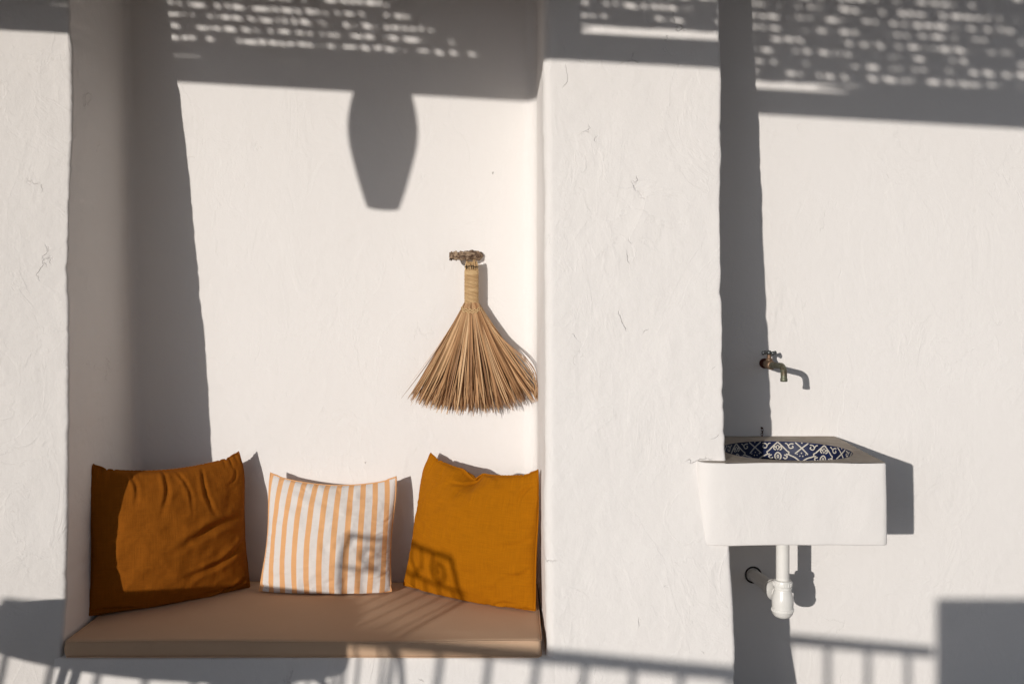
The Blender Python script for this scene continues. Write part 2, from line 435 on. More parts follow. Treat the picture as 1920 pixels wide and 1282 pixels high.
# ------------------------------------------------------------------ throw pillows: two sewn sheets, inflated by a small cloth solver
def pillow(name, TL, TR, BR, BL, slack, hmax, mat, label, seed=0, press=2.6, grav=.7, fold=None, creases=(), N=80):
    rs = np.random.RandomState(seed)
    TL, TR, BR, BL = (np.array(p, float) for p in (TL, TR, BR, BL))
    u = np.linspace(0, 1, N+1); U, V = np.meshgrid(u, u)          # V: 0 bottom .. 1 top
    def quad(U, V):
        U = U[..., None]; V = V[..., None]
        return BL*(1-U)*(1-V)+BR*U*(1-V)+TL*(1-U)*V+TR*U*V
    W = (np.linalg.norm(TR-TL)+np.linalg.norm(BR-BL))/2*slack[0]; H = (np.linalg.norm(TL-BL)+np.linalg.norm(TR-BR))/2*slack[1]
    al = slice(None); s = slice; dt = 1/60; X = None
    sgn = np.array([1., -1.])[:, None, None]
    def up(A):
        n_ = A.shape[1]; B = np.zeros((2, 2*n_-1, 2*n_-1, 3))
        B[:, ::2, ::2] = A; B[:, 1::2, ::2] = (A[:, 1:]+A[:, :-1])/2; B[:, :, 1::2] = (B[:, :, 2::2]+B[:, :, :-2:2])/2
        return B
    for (n, steps, iters) in ((N//4, 130, 14), (N//2, 80, 14), (N, 80, 14)):
        u = np.linspace(0, 1, n+1); U, V = np.meshgrid(u, u)
        Q = quad(U, V)
        dU = np.gradient(Q, axis=1); dV = np.gradient(Q, axis=0)
        nrm = np.cross(dU, dV); nrm /= np.linalg.norm(nrm, axis=2, keepdims=True)
        if nrm[n//2, n//2, 1] > 0: nrm = -nrm
        lu, lv = W/n, H/n; ld = math.hypot(lu, lv)
        prof = (np.sin(math.pi*np.clip(U, .0, 1))*np.sin(math.pi*V))
        rough = fbm(U*6+seed, V*6, 3)*.010*np.clip(prof, 0, 1)**.3
        if X is None:
            b = hmax*np.clip(prof, 0, 1)**.5*.4
            X = np.stack([Q+nrm*(b+rough)[..., None], Q-nrm*(b-rough)[..., None]])
        else:
            X = up(X); X[0] += nrm*(rough*.15)[..., None]; X[1] += nrm*(rough*.15)[..., None]
        Vel = np.zeros_like(X)
        lim = hmax*np.clip(prof, 1e-4, 1)**.72+.003
        def pairs(sa, sb, L, k, comp=1.0):
            A = X[sa]; B = X[sb]; d = B-A; l = np.sqrt((d*d).sum(-1, keepdims=True))+1e-9
            c = (l-L)/l*.5*k
            if comp != 1.0: c = np.where(l < L, c*comp, c)
            c = d*c; X[sa] = A+c; X[sb] = B-c
        N_ = n
        for it in range(steps):
            P0 = X.copy()
            e1 = np.gradient(X, axis=2); e2 = np.gradient(X, axis=1)
            nn = np.cross(e1, e2); nn /= np.linalg.norm(nn, axis=3, keepdims=True)+1e-9
            flip = np.sign((nn[0]*nrm).sum(-1).mean())
            acc = nn*flip*sgn[..., None]*press
            if fold is not None: acc[0] += -nrm*fold(U, V)[..., None]
            acc[..., 2] -= grav*(1 if n < N else .4)
            Vel = Vel*.9+acc*dt; X = X+Vel*dt
            for k in range(iters):
                for st in (0, 1):
                    pairs((al, al, s(st, n, 2)), (al, al, s(st+1, n+1, 2)), lu, 1, .8)
                    pairs((al, s(st, n, 2), al), (al, s(st+1, n+1, 2), al), lv, 1, .8)
                for st in (0, 1):
                    pairs((al, s(st, n, 2), s(0, n)), (al, s(st+1, n+1, 2), s(1, n+1)), ld, .3, .3)
                    pairs((al, s(st, n, 2), s(1, n+1)), (al, s(st+1, n+1, 2), s(0, n)), ld, .3, .3)
                if k % 2 == 0:
                    for st in (0, 1, 2, 3):
                        a0, b0 = list(range(st, n-1, 4)), list(range(st+2, n+1, 4)); m_ = min(len(a0), len(b0)); a0, b0 = a0[:m_], b0[:m_]
                        pairs((al, al, a0), (al, al, b0), 2*lu, .07); pairs((al, a0), (al, b0), 2*lv, .07)
                h = ((X-Q[None])*nrm[None]).sum(-1)
                ex = np.where(sgn*h > lim[None], h-sgn*lim[None], 0); X = X-ex[..., None]*nrm[None]*.5
                for sl in ((0, al), (n, al), (al, 0), (al, n)):
                    mm = (X[(0,)+sl]+X[(1,)+sl])/2; X[(0,)+sl] = mm; X[(1,)+sl] = mm
                X[..., 2] = np.maximum(X[..., 2], .4585); X[..., 1] = np.minimum(X[..., 1], -.006)
                X[..., 0] = np.clip(X[..., 0], -1.497-.06*np.clip(X[..., 2]-.5, 0, 1), .094)
                for s_ in (0, 1):
                    kp = 1.0 if n < N else .35
                    for m_ in range(1, max(1, int(n*.07))+1):
                        f_ = m_/n
                        for (i_, j_, tg) in ((n, m_, TL+(TR-TL)*f_), (n-m_, 0, TL+(BL-TL)*f_), (n, n-m_, TR+(TL-TR)*f_), (n-m_, n, TR+(BR-TR)*f_),
                                             (0, m_, BL+(BR-BL)*f_), (m_, 0, BL+(TL-BL)*f_), (0, n-m_, BR+(BL-BR)*f_), (m_, n, BR+(TR-BR)*f_)):
                            X[s_, i_, j_] += (tg-X[s_, i_, j_])*(.22 if n < N else .07)*(1-(m_-1)/(n*.07+1))
                    for (i_, j_, pn) in ((n, 0, TL), (n, n, TR), (0, n, BR), (0, 0, BL)): X[s_, i_, j_] += (pn-X[s_, i_, j_])*kp
            Vel = (X-P0)/dt*.9
    N = n
    # sewn-in creases and rucks on the front sheet
    for (u0, v0, u1, v1, wd, dp) in creases:
        du_, dv_ = u1-u0, v1-v0; LL = math.hypot(du_, dv_)
        t = ((U-u0)*du_+(V-v0)*dv_)/LL**2; bend = .035*np.sin(np.clip(t, 0, 1)*math.pi)*(1 if (u0*31+v0*17) % 1 > .5 else -1)
        dd = ((U-u0)*dv_-(V-v0)*du_)/LL+bend+.006*fbm(U*9+wd*99, V*9, 2)
        env = smooth(-.05, .25, t)*(1-smooth(.55, 1.1, t))*np.clip(prof*12, 0, 1)
        hh = dp*(-np.exp(-(dd/wd)**2)+.75*np.exp(-((dd-1.5*wd)/wd)**2)+.35*np.exp(-((dd+1.7*wd)/wd)**2))*env
        X[0] += nrm*hh[..., None]
    eb = np.minimum(np.minimum(U, 1-U), np.minimum(V, 1-V)); al_e = np.where(np.minimum(U, 1-U) < np.minimum(V, 1-V), V, U)
    ruf = np.sin(al_e*75+3*fbm(al_e*7+seed, eb*0, 2)*3)*np.clip(.2+fbm(al_e*6+seed*3, eb*0+1, 2)*1.6, 0, 1)
    X[0] += nrm*(.0035*ruf*np.exp(-((eb-.045)/.035)**2))[..., None]
    X[0] += nrm*(.0032*(1-np.abs(fbm(U*7+V*3+seed, V*9-U*4, 3))*3).clip(-1, 1)*np.clip(prof*4, 0, 1))[..., None]
    X[0] += nrm*(.0022*fbm(U*16+seed, V*16, 3)*np.clip(prof*6, 0, 1)+.004*fbm(U*5+seed*2, V*5, 2)*prof)[..., None]
    # weld into one mesh with uvs
    idx = {}; verts = []
    ids = np.zeros((2, N+1, N+1), int)
    for s_ in (0, 1):
        for i in range(N+1):
            for j in range(N+1):
                if s_ == 1 and (i in (0, N) or j in (0, N)): ids[1, i, j] = ids[0, i, j]; continue
                ids[s_, i, j] = len(verts); verts.append(X[s_, i, j])
    faces = []; uvs = []
    for s_ in (0, 1):
        for i in range(N):
            for j in range(N):
                q = [(i, j), (i, j+1), (i+1, j+1), (i+1, j)]
                if s_: q = q[::-1]
                faces.append(tuple(int(ids[s_, a, b]) for a, b in q)); uvs += [(b/N+s_*0.0, a/N) for a, b in q]
    org = np.array([(BL[0]+BR[0])/2, (BL[1]+BR[1])/2, .455])
    me = bpy.data.meshes.new(name); me.from_pydata((np.array(verts)-org).tolist(), [], faces)
    uvl = me.uv_layers.new(name='UVMap'); uvl.data.foreach_set('uv', np.array(uvs).ravel())
    me.materials.append(mat); me.polygons.foreach_set('use_smooth', [True]*len(faces)); me.update()
    ax = [V_ for V_ in verts]
    root = empty(name, tuple(org), label, 'pillow')
    o = bpy.data.objects.new('pillowcase', me); COL.objects.link(o); o.parent = root
    sm = o.modifiers.new('sub', 'SUBSURF'); sm.levels = sm.render_levels = 1
    # stitched seam running round the edge
    loop = [X[0, 0, j] for j in range(N)]+[X[0, i, N] for i in range(N)]+[X[0, N, N-j] for j in range(N)]+[X[0, N-i, 0] for i in range(N)]
    loop.append(loop[0])
    MB().tube([tuple(p) for p in loop], .0032, 6, caps=False).build('seam', mat, root)
    return root
def pw(px, py, d):      # a point at depth d in front of the back wall, measured on the wall's scale
    s = (2.1386-.5286*d)/1000; return ((px-960)*s, -d, CZ-(py-550)*s)
ZS = .462
def seatpt(px, d): s = (2.1386-.5286*d)/1000; return ((px-960)*s, -d, ZS)
pillow('rust_pillow', (-1.512, -.40, .985), pw(447, 846, .09), seatpt(468, .125), seatpt(163, .475), (1.04, 1.04), .095, M_rust,
       'dark rust linen pillow slumped in the left corner of the niche', 3,
       fold=lambda U, V: 3.2*np.exp(-((V-.30-.35*(U-.3))/.07)**2)*smooth(.3, .8, U)+2.8*np.exp(-((V-.08-.45*(U-.55))/.05)**2)*smooth(.55, .9, U),
       creases=((.22, .99, .26, .72, .012, .006), (.44, 1, .40, .66, .014, .008), (.52, .98, .58, .62, .011, .006), (.70, .97, .74, .60, .013, .009), (.97, .60, .45, .42, .028, .013), (.98, .44, .50, .24, .022, .012), (.97, .16, .55, -.02, .020, .012), (.93, .93, .82, .80, .012, .006), (.03, .35, .20, .30, .012, .004)))
pillow('striped_pillow', pw(507, 885, .085), pw(743, 892, .085), seatpt(734, .185), seatpt(486, .18), (1.0, 1.025), .085, M_str,
       'small white pillow with orange stripes in the middle', 11,
       creases=((.97, .70, .80, .66, .012, .005), (.99, .55, .82, .50, .011, .006), (.98, .42, .84, .44, .010, .005), (.99, .30, .80, .20, .011, .005), (.86, .02, .99, .17, .011, .012), (.13, .01, .02, .16, .010, .009), (.60, .99, .58, .86, .011, .004), (.3, .99, .33, .88, .011, .004), (.12, .97, .04, .80, .012, .006)))
pillow('mustard_pillow', pw(808, 849, .06), (.0935, -.40, .965), seatpt(1003, .42), seatpt(757, .10), (1.055, 1.035), .095, M_yel,
       'mustard yellow linen pillow leaning beside the pier', 23,
       fold=lambda U, V: 8*np.exp(-((U-.45)/.10)**2-((V-.97)/.10)**2),
       creases=((.46, .97, .30, .86, .013, .009), (.50, .98, .40, .72, .016, .008), (.55, .99, .72, .90, .014, .006), (.98, .93, .86, .78, .014, .008), (.80, .02, .97, .16, .011, .010), (.70, .06, .93, .12, .010, .007), (.97, .40, .80, .34, .014, .005), (.02, .62, .30, .50, .022, .005), (.98, .62, .70, .50, .022, .005), (.35, .05, .42, .35, .020, .004), (.05, .04, .12, .16, .010, .006), (.22, .98, .26, .86, .010, .004)))

# ------------------------------------------------------------------ wash basin
BX, BY, BR_, BT, BB = 1.003, -.352, .232, CZ-.572, CZ-.850
basin = empty('wash_basin', (1.0, -.32, BB), 'whitewashed masonry wash basin with inlaid blue patterned bowl', 'wash basin')
out = catmull([(.618, -.545, 0), (.628, -.585, 0), (.642, -.614, 0), (.672, -.633, 0), (.73, -.640, 0)], 5)
out = [(p.x, p.y) for p in out]+[(x, -.640) for x in np.linspace(.75, 1.25, 30)]
out += [(1.262, -.6385), (1.2675, -.634), (1.2695, -.627)]+[(1.2695+.0245*t, -.627+.64*t) for t in np.linspace(.03, 1, 30)]+[(x, .013) for x in np.linspace(1.25, .64, 24)]
out += [(.618, y) for y in np.linspace(0, -.5, 20)]
out = np.array(out); no = len(out)
T = np.roll(out, -1, 0)-np.roll(out, 1, 0); T /= np.linalg.norm(T, axis=1, keepdims=True)
Nn = np.stack([T[:, 1], -T[:, 0]], -1)
rows = []
zl = [BB+.001, BB+.002, BB+.006]+list(np.linspace(BB+.02, BT-.015, 22))+[BT-.008, BT-.003, BT-.0008]
ins = [.003, .001, .0001]+[0]*22+[.0002, .001, .003]
s_ = out[:, 0]-out[:, 1]
for z, k in zip(zl, ins):
    q = out-Nn*k
    q = q+Nn*relief(s_*1.4+9, np.full(no, z), .8)[:, None]*(out[:, 1] < -.02)[:, None]
    zz = z+.0022*fbm(s_*6, np.full(no, 3.), 2)+.003*(out[:, 0]-1)*0
    if z < BB+.02: zz = zz+.004*(1.27-out[:, 0])*-1
    rows.append(np.column_stack([q, zz]))
b = MB(); b.grid(np.array(rows), closed_u=True)
cb = len(b.v); b.v.append((.95, -.3, BB+.001)); b.f += [(cb, (i+1) % no, i) for i in range(no)]; b.m += [0]*no
b.build('block', M_base, basin)
rim_out = rows[-1]
ang = np.arctan2(rim_out[:, 1]-BY, rim_out[:, 0]-BX)
R = []
for t in np.linspace(0, 1, 16):
    c = np.column_stack([BX+BR_*np.cos(ang), BY+BR_*np.sin(ang), np.full(no, BT)])
    p = rim_out*(1-t)+c*t; p[:, 2] = BT+.0002+.003*fbm(p[:, 0]*14, p[:, 1]*14, 2)*min(1, t*4)*(1-t)
    if t == 1: p[:, 2] = BT-.003
    elif t > .9: p[:, 2] -= .001
    R.append(p)
b = MB(); b.grid(np.array(R), closed_u=True); b.build('rim_slab', M_conc, basin)
prof = [(.2325, -.002), (.2325, -.012), (.231, -.03), (.226, -.052), (.216, -.078), (.195, -.102), (.165, -.121), (.12, -.134), (.06, -.140), (.022, -.1415)]
pr = catmull([(r, h, 0) for r, h in prof], 6); pr = [(p.x, p.y) for p in pr]
al_ = [0]
for i in range(1, len(pr)): al_.append(al_[-1]+math.dist(pr[i], pr[i-1]))
def bowl_pt(u, a, off=.0):
    """u in sectors (8 round), a = distance down from the rim"""
    i = min(max(np.searchsorted(al_, a)-1, 0), len(pr)-2); t = (a-al_[i])/(al_[i+1]-al_[i])
    r = pr[i][0]*(1-t)+pr[i+1][0]*t; h = pr[i][1]*(1-t)+pr[i+1][1]*t
    tr, th_ = pr[i+1][0]-pr[i][0], pr[i+1][1]-pr[i][1]; L = math.hypot(tr, th_)
    nr, nh = th_/L, -tr/L
    r += nr*off*1; h += nh*off
    th = math.pi/2-(u*math.pi/4+.13)
    return (BX+r*math.cos(th), BY+r*math.sin(th), BT+h)
b = MB()
b.lathe(pr[::-1], (BX, BY, BT), seg=96, cap=False); b.f = [f[::-1] for f in b.f]
def ribbon(pts, wd, closed=False):
    pts = [Vector((p[0]*.185, p[1], 0)) for p in pts]
    pts = catmull(pts, 5, closed) if len(pts) > 2 else [pts[0].lerp(pts[1], k/8) for k in range(9)]
    V = []; n = len(pts)
    for sec in range(8):
        V = []
        for i, p in enumerate(pts):
            a_ = pts[i-1] if i else (pts[-2] if closed else pts[0]); c_ = pts[i+1] if i < n-1 else (pts[1] if closed else pts[-1])
            t = (c_-a_); t = t.normalized() if t.length > 0 else Vector((1, 0, 0)); nn = Vector((-t.y, t.x, 0))
            ww = wd*(1 if closed or 0 < i < n-1 else .55)
            for s in (1, -1):
                q = p+nn*ww/2*s; V.append(bowl_pt(sec+q.x/.185, max(.001, q.y), .0009))
        b.add(V, [(2*i, 2*i+1, 2*i+3, 2*i+2) for i in range(n-1)], 1)
w_ = .0050
for s in (1, -1):
    ribbon([(0, .003), (s*.10, .020), (s*.20, .038)], w_)
    ribbon([(s*.20, .037), (s*.235, .042), (s*.225, .049), (s*.30, .056)], w_)
    ribbon([(s*.29, .055), (s*.38, .062), (s*.5, .078), (s*.62, .096)], w_)
    ribbon([(s*.36, .002), (s*.44, .014), (s*.5, .023), (s*.58, .036), (s*.64, .046)], w_)
    ribbon([(s*.33, .008), (s*.26, .009), (s*.225, .018), (s*.26, .026), (s*.32, .022), (s*.30, .015)], .0042)      # scrolls
    ribbon([(s*.225, .018), (s*.19, .009), (s*.15, .007)], .0038)
    ribbon([(s*.04, .034), (s*.085, .028), (s*.06, .020), (s*.03, .026)], .0045)
    ribbon([(s*.13, .052), (s*.20, .058), (s*.16, .067), (s*.11, .062)], .0048)
    ribbon([(s*.17, .048), (s*.22, .052)], .004); ribbon([(s*.10, .078), (s*.2, .086), (s*.33, .080)], .0045)
    ribbon([(s*.46, .052), (s*.475, .055)], .005); ribbon([(s*.40, .046), (s*.415, .048)], .0045)
ribbon([(0, .015), (-.028, .023), (0, .033), (.028, .023)], .003, True)
ribbon([(0, .043), (-.062, .053), (-.055, .066), (0, .073), (.055, .066), (.062, .053)], .005, True)
ribbon([(0, .052), (-.018, .058), (0, .065), (.018, .058)], .0035, True)
ribbon([(.5, .040), (.5, .044)], .005); ribbon([(.485, .003), (.515, .003)], .005)
ribbon([(i/8, .105) for i in range(9)], .004); ribbon([(i/8, .13) for i in range(9)], .004)
bw = b.build('bowl', [M_navy, M_cream], basin)
# waste pipe and bottle trap
PX, PY = 1.000, -.318
dp = MB().lathe([(.0245, 0), (.0245, .24)], (PX, PY, CZ-1.085), seg=32).build('waste_pipe', M_pvc, basin, autosmooth=40)
z0 = CZ-1.197
tr = MB().lathe([(.004, 0), (.018, .001), (.030, .007), (.0365, .016), (.039, .024), (.0405, .026), (.0405, .036), (.0385, .038), (.0395, .052), (.0400, .066),
                 (.038, .080), (.0345, .092), (.0315, .101), (.031, .108), (.034, .109)], (PX, PY, z0), seg=44)
for k in range(26):
    th = 2*math.pi*k/26; tr.box((PX+.0402*math.cos(th), PY+.0402*math.sin(th), z0+.031), (.0022, .003, .009), Matrix.Rotation(th, 3, 'Z'))
tr.build('bottle_trap', M_pvc, basin, autosmooth=35)
nu = MB().lathe([(.030, .105), (.0335, .107), (.0335, .112), (.0315, .114), (.0315, .117), (.0340, .119), (.0340, .134), (.032, .139), (.026, .141)], (PX, PY, z0), seg=44)
for k in range(22):
    th = 2*math.pi*k/22; nu.box((PX+.0340*math.cos(th), PY+.0340*math.sin(th), z0+.127), (.003, .002, .012), Matrix.Rotation(th, 3, 'Z'))
nu.build('slip_nut', M_pvc, basin, autosmooth=35)
A = Vector((.967, .0, CZ-1.127)); B = Vector((PX-.006, PY+.02, z0+.083)); dr = (B-A).normalized()
MB().tube([A+dr*-.02, A+dr*.25], .0245, 28).build('outlet_pipe', M_pvc, basin, autosmooth=40)
MB().lathe([(.026, .205), (.034, .212), (.0355, .228), (.033, .232), (.036, .236), (.0375, .256), (.034, .262), (.030, .30)], A, dr, seg=36).build('elbow_nut', M_pvc, basin, autosmooth=35)
MB().lathe([(.0340, -.02), (.0340, .003), (.031, .004), (.0275, .003), (.027, -.02)], A, (0, -1, 0), seg=40, cap=False).build('wall_collar', M_dark, basin)
# plug chain on a screw at the back of the rim
ch = empty('plug_chain', (.998, -.012, BT+.03), 'short rusty plug chain on a wall screw at the back of the basin rim', 'chain')
mb = MB(); mb.tube([(1.0, .005, BT+.034), (1.0, -.016, BT+.034)], .0035, 8); mb.build('screw', M_rustm, ch)
mb = MB()
for k in range(5):
    c = Vector((1.0+.001*math.sin(k*2), -.013, BT+.026-k*.0085)); ang_ = k % 2*math.pi/2
    mb.tube([c+Vector((.0042*math.cos(t)*math.cos(ang_), .0042*math.cos(t)*math.sin(ang_)-.0, .0062*math.sin(t))) for t in np.linspace(0, 2*math.pi, 13)], .0012, 5, caps=False)
mb.build('links', M_rustm, ch)

# ------------------------------------------------------------------ tap
FX, FZ = 1.012, CZ-.280
tap = empty('garden_tap', (FX, 0, FZ), 'old verdigris brass tap with cross handle on the wall above the basin', 'tap')
MB().lathe([(.020, -.004), (.0205, .008), (.017, .014), (.0165, .03), (.0145, .032)], (FX, 0, FZ), (0, -1, 0), seg=28).build('wall_flange', M_rustm, tap)
ft = Vector((FX, -.03, FZ))
MB().lathe([(.0125, .026), (.0145, .03), (.0145, .042), (.0125, .046), (.0155, .055), (.0175, .068), (.0175, .082), (.0150, .092), (.0165, .098), (.0178, .104), (.0178, .112), (.014, .118)], (FX, 0, FZ), (-.01, -1, 0), seg=28).build('tap_body', M_brass, tap)
sp = catmull([(FX, -.11, FZ), (FX-.002, -.18, FZ+.004), (FX-.005, -.25, FZ+.008), (FX-.008, -.290, FZ+.009), (FX-.009, -.316, FZ+.001), (FX-.0095, -.325, FZ-.016), (FX-.0095, -.326, FZ-.034)], 6)
s1 = MB().tube(sp, [.0118]*len(sp), 18).build('spout', M_verd, tap)
MB().lathe([(.0105, 0), (.0132, .001), (.0132, .010), (.012, .012), (.0115, .016)], (FX-.0095, -.326, FZ-.045), seg=22).build('nozzle', M_verd, tap)
MB().lathe([(.013, .0), (.013, .010), (.010, .012), (.0085, .016), (.0085, .026), (.0065, .028), (.006, .040)], (FX, -.075, FZ+.012), seg=20).build('bonnet', M_brass, tap)
hd = MB()
for k in range(4):
    th = k*math.pi/2+.35; d_ = Vector((math.cos(th), math.sin(th), 0)); c = Vector((FX, -.075, FZ+.046))
    hd.tube([c, c+d_*.012, c+d_*.022, c+d_*.029, c+d_*.033], [.005, .0045, .0062, .0085, .004], 10)
hd.lathe([(.010, -.006), (.0105, .004), (.007, .009), (.003, .010)], (FX, -.075, FZ+.046), seg=18)
hd.build('cross_handle', M_steel, tap)

# ------------------------------------------------------------------ broom on its peg
random.seed(5)
peg = empty('wooden_peg', (-.17, 0, CZ+.145), 'gnarled driftwood peg sticking out of the wall above the broom', 'peg')
pp = catmull([(-.135, .01, CZ+.150), (-.148, -.03, CZ+.152), (-.172, -.062, CZ+.150), (-.20, -.078, CZ+.148), (-.232, -.085, CZ+.147), (-.246, -.087, CZ+.147)], 7)
rr = [.020+.003*math.sin(i*1.3)+.002*math.sin(i*3.1) for i in range(len(pp))]; rr[-1] = .0165; rr[-2] = .0185; rr[0] = .024
mb = MB().tube(pp, rr, 20, flat=.85)
mb.v = [(x+.0022*float(vnoise(x*160, z*160)), y+.002*float(vnoise(z*120+9, x*120)), z+.0025*float(vnoise(x*90+4, y*90))) for x, y, z in mb.v]
pegm = mb.build('peg_wood', M_wood, peg)
broom = empty('straw_broom', (-.16, -.06, CZ+.12), 'fan shaped hand broom of dry palm leaf hung against the niche wall', 'broom')
HX, HY = -.160, -.062
hz0, hz1 = CZ-.048, CZ+.090
# bound grip: a real coil of cord round the flattened handle
core = MB().tube([(HX, HY, z) for z in np.linspace(hz0, hz1, 10)], .0245, 24, flat=.62); core.v = [(x, y, z) for x, y, z in core.v]
core.build('grip_core', M_cord, broom)
turns = 31; pts = []
for k in range(turns*20+1):
    t = k/20*2*math.pi; f = k/(turns*20)
    rj = 1+.015*math.sin(f*70)
    pts.append((HX+.0262*rj*math.cos(t), HY+.0165*rj*math.sin(t), hz0+(hz1-hz0)*f+.0006*math.sin(t*3.3)))
mb = MB()
for a in range(0, turns*20, 60): mb.tube(pts[a:a+61], .0027, 6)
mb.build('cord_wrap', M_cord, broom)
mb = MB()                                                # stub ends of the stalks above the grip
for k in range(13):
    x = HX-.024+.048*k/12; y = HY-.010*math.sin(math.pi*k/12)+random.uniform(-.004, .003); zt = CZ+.122+random.uniform(-.006, .012)
    mb.tube([(x, y, hz1-.01), (x+random.uniform(-.002, .002), y, (hz1+zt)/2), (x*.9+HX*.1+random.uniform(-.004, .004), y-.002, zt)], [.0030, .0032, .0020], 6)
for k in range(9):
    x = HX-.02+.04*k/8; mb.tube([(x, HY+.006, hz1), (x, HY+.004, CZ+.125)], .003, 5)
mb.build('stalk_ends', M_cord, broom)
mb = MB()
zz = [0, .004, -.002, .006, .001, .006, -.001, .003, 0]
mb.tube([(HX-.028+.056*k/8, HY-.0155*math.sin(math.pi*(k+.3)/8.6)-.002, CZ+.103+zz[k]) for k in range(9)], .0012, 5)
for k in (1, 2, 4, 5, 7): mb.tube([(HX-.028+.056*k/8, HY-.018*math.sin(math.pi*(k+.3)/8.6), CZ+.112), (HX-.028+.056*k/8+.001, HY-.018*math.sin(math.pi*(k+.3)/8.6), CZ+.095)], .0011, 5)
mb.build('black_stitching', M_thread, broom)
def blade(mb, k, layer, nl, wild=0):
    f = random.random()*2-1 if nl else 0
    f = k
    a = math.radians(30.0 if f < 0 else 33.6)*f*(1+wild); L = .417+.018*abs(f)+random.gauss(0, .010)-random.uniform(.02, .12)*(random.random() < .14)
    x0 = HX+.025*f+random.uniform(-.002, .002); y0 = HY+(-.014+.028*layer)*math.sqrt(max(0, 1-.8*f*f)); z0_ = hz0+.012
    sway = random.gauss(0, .03); bend = random.gauss(0, .05)
    wdt = random.choice((random.uniform(.0011, .0024), random.uniform(.002, .0044))); tw = random.uniform(-1.0, 1.0); n = 9
    ybow = (-.045+.065*layer)*(1-.75*f*f)
    V = []
    for i in range(n+1):
        t = i/n; r = L*t
        aa = a*(.86+.14*t)+sway*math.sin(t*3)*.6+bend*t*t*.5
        x = x0+math.sin(aa)*r; z = z0_-math.cos(aa)*r
        y = y0+ybow*math.sin(min(1, t*1.1)*math.pi*.6)*.8
        y = y+(f > 0)*t*t*.0-.004*math.sin(t*4+tw)
        if x > .075: y -= (x-.075)*1.8
        if y > -.006: y = -.006-random.random()*.002
        xm = .099-.006*random.random()
        if x > xm-.002: x = xm-.002-(x-xm)*.15
        wv = wdt*(.55+.75*math.sin(math.pi*min(1, .12+t*.75)))*(1 if t < .9 else 1-.6*(t-.9)/.1)
        th = tw*.6+tw*t*.9; dx, dy = math.cos(th)*math.cos(aa), math.sin(th)
        V += [(x-dx*wv, y-dy*wv, z), (x, y-.0009, z+.0), (x+dx*wv, y+dy*wv, z)]
    F = []
    for i in range(n): F += [(3*i, 3*i+1, 3*i+4, 3*i+3), (3*i+1, 3*i+2, 3*i+5, 3*i+4)]
    mb.add(V, F)
mb = MB()
for layer in (1, .75, .5, .25, 0):
    for k in range(150):
        blade(mb, max(-1, min(1, -1+2*(k+random.random())/150)), layer+random.uniform(-.1, .1), 1)
for k in range(18): blade(mb, random.choice((-1, 1))*random.uniform(.95, 1.07), random.random(), 1, .03)
for k, bow in enumerate((.035, .045, .028)):                      # loose strands bowed out on the right
    pts = catmull([(HX+.026, HY, hz0), (HX+.10+bow*.3, HY-.02, hz0-.12), (HX+.19+bow, HY-.03, hz0-.23), (HX+.236+bow*.5, HY-.03, hz0-.31), (HX+.256+.003*k, HY-.035, hz0-.375)], 6)
    mb.tube(pts, [.0016]*(len(pts)-3)+[.0012, .0009, .0005], 4)
br = mb.build('bristles', M_straw, broom)
for zc, amp, yo in ((CZ-.060, .006, .004), (CZ-.068, .007, .005)):
    pts = []
    for k in range(41):
        t = k/40; x = HX-.040+.080*t; pts.append((x, HY-.022*math.sqrt(max(.02, 1-(2*t-1)**2))-yo, zc-amp*math.sin(math.pi*t)*1.6+.0035*math.sin(t*31)+.004))
    MB().tube(pts, .0026, 6).build('binding_cord', M_cord, broom)

# ------------------------------------------------------------------ out of frame, only their shadows fall into the picture
def from_shadow(xs_, zs_, t): return Vector((xs_-TX*t, -t, CZ+zs_+TZ*t))
# pergola over the terrace
A = from_shadow(-1.8, .884, 2.1); B = from_shadow(2.1, .655, 3.3); dirb = (B-A).normalized()
A2 = A-dirb*1.3; B2 = B+dirb*1.2
perg = empty('pergola', (A2.x, A2.y, 0), 'timber pergola beam and posts over the terrace, seen by its shadow', 'pergola')
ang = math.atan2(dirb.y, dirb.x); M3 = Matrix.Rotation(ang, 3, 'Z')
mid = (A2+B2)/2; bh = .092
MB().box((mid.x, mid.y, mid.z+bh/2), ((B2-A2).length, .10, bh), M3).build('beam', M_timber, perg, smooth=False, bevel=.006)
for p in (A2+dirb*.1, B2-dirb*.1):
    MB().box((p.x, p.y, p.z/2), (.12, .12, p.z), M3).build('post', M_timber, perg, smooth=False, bevel=.008)
# plank roof over the terrace
MB().box((mid.x, -1.9, 3.80), (7.4, 3.7, .05), None).build('roof', M_timber, perg, smooth=False, bevel=.006)
for k in range(11): MB().box((-4.6+k*.66, -1.9, 3.73), (.07, 3.7, .09)).build('rafter', M_timber, perg, smooth=False, bevel=.004)
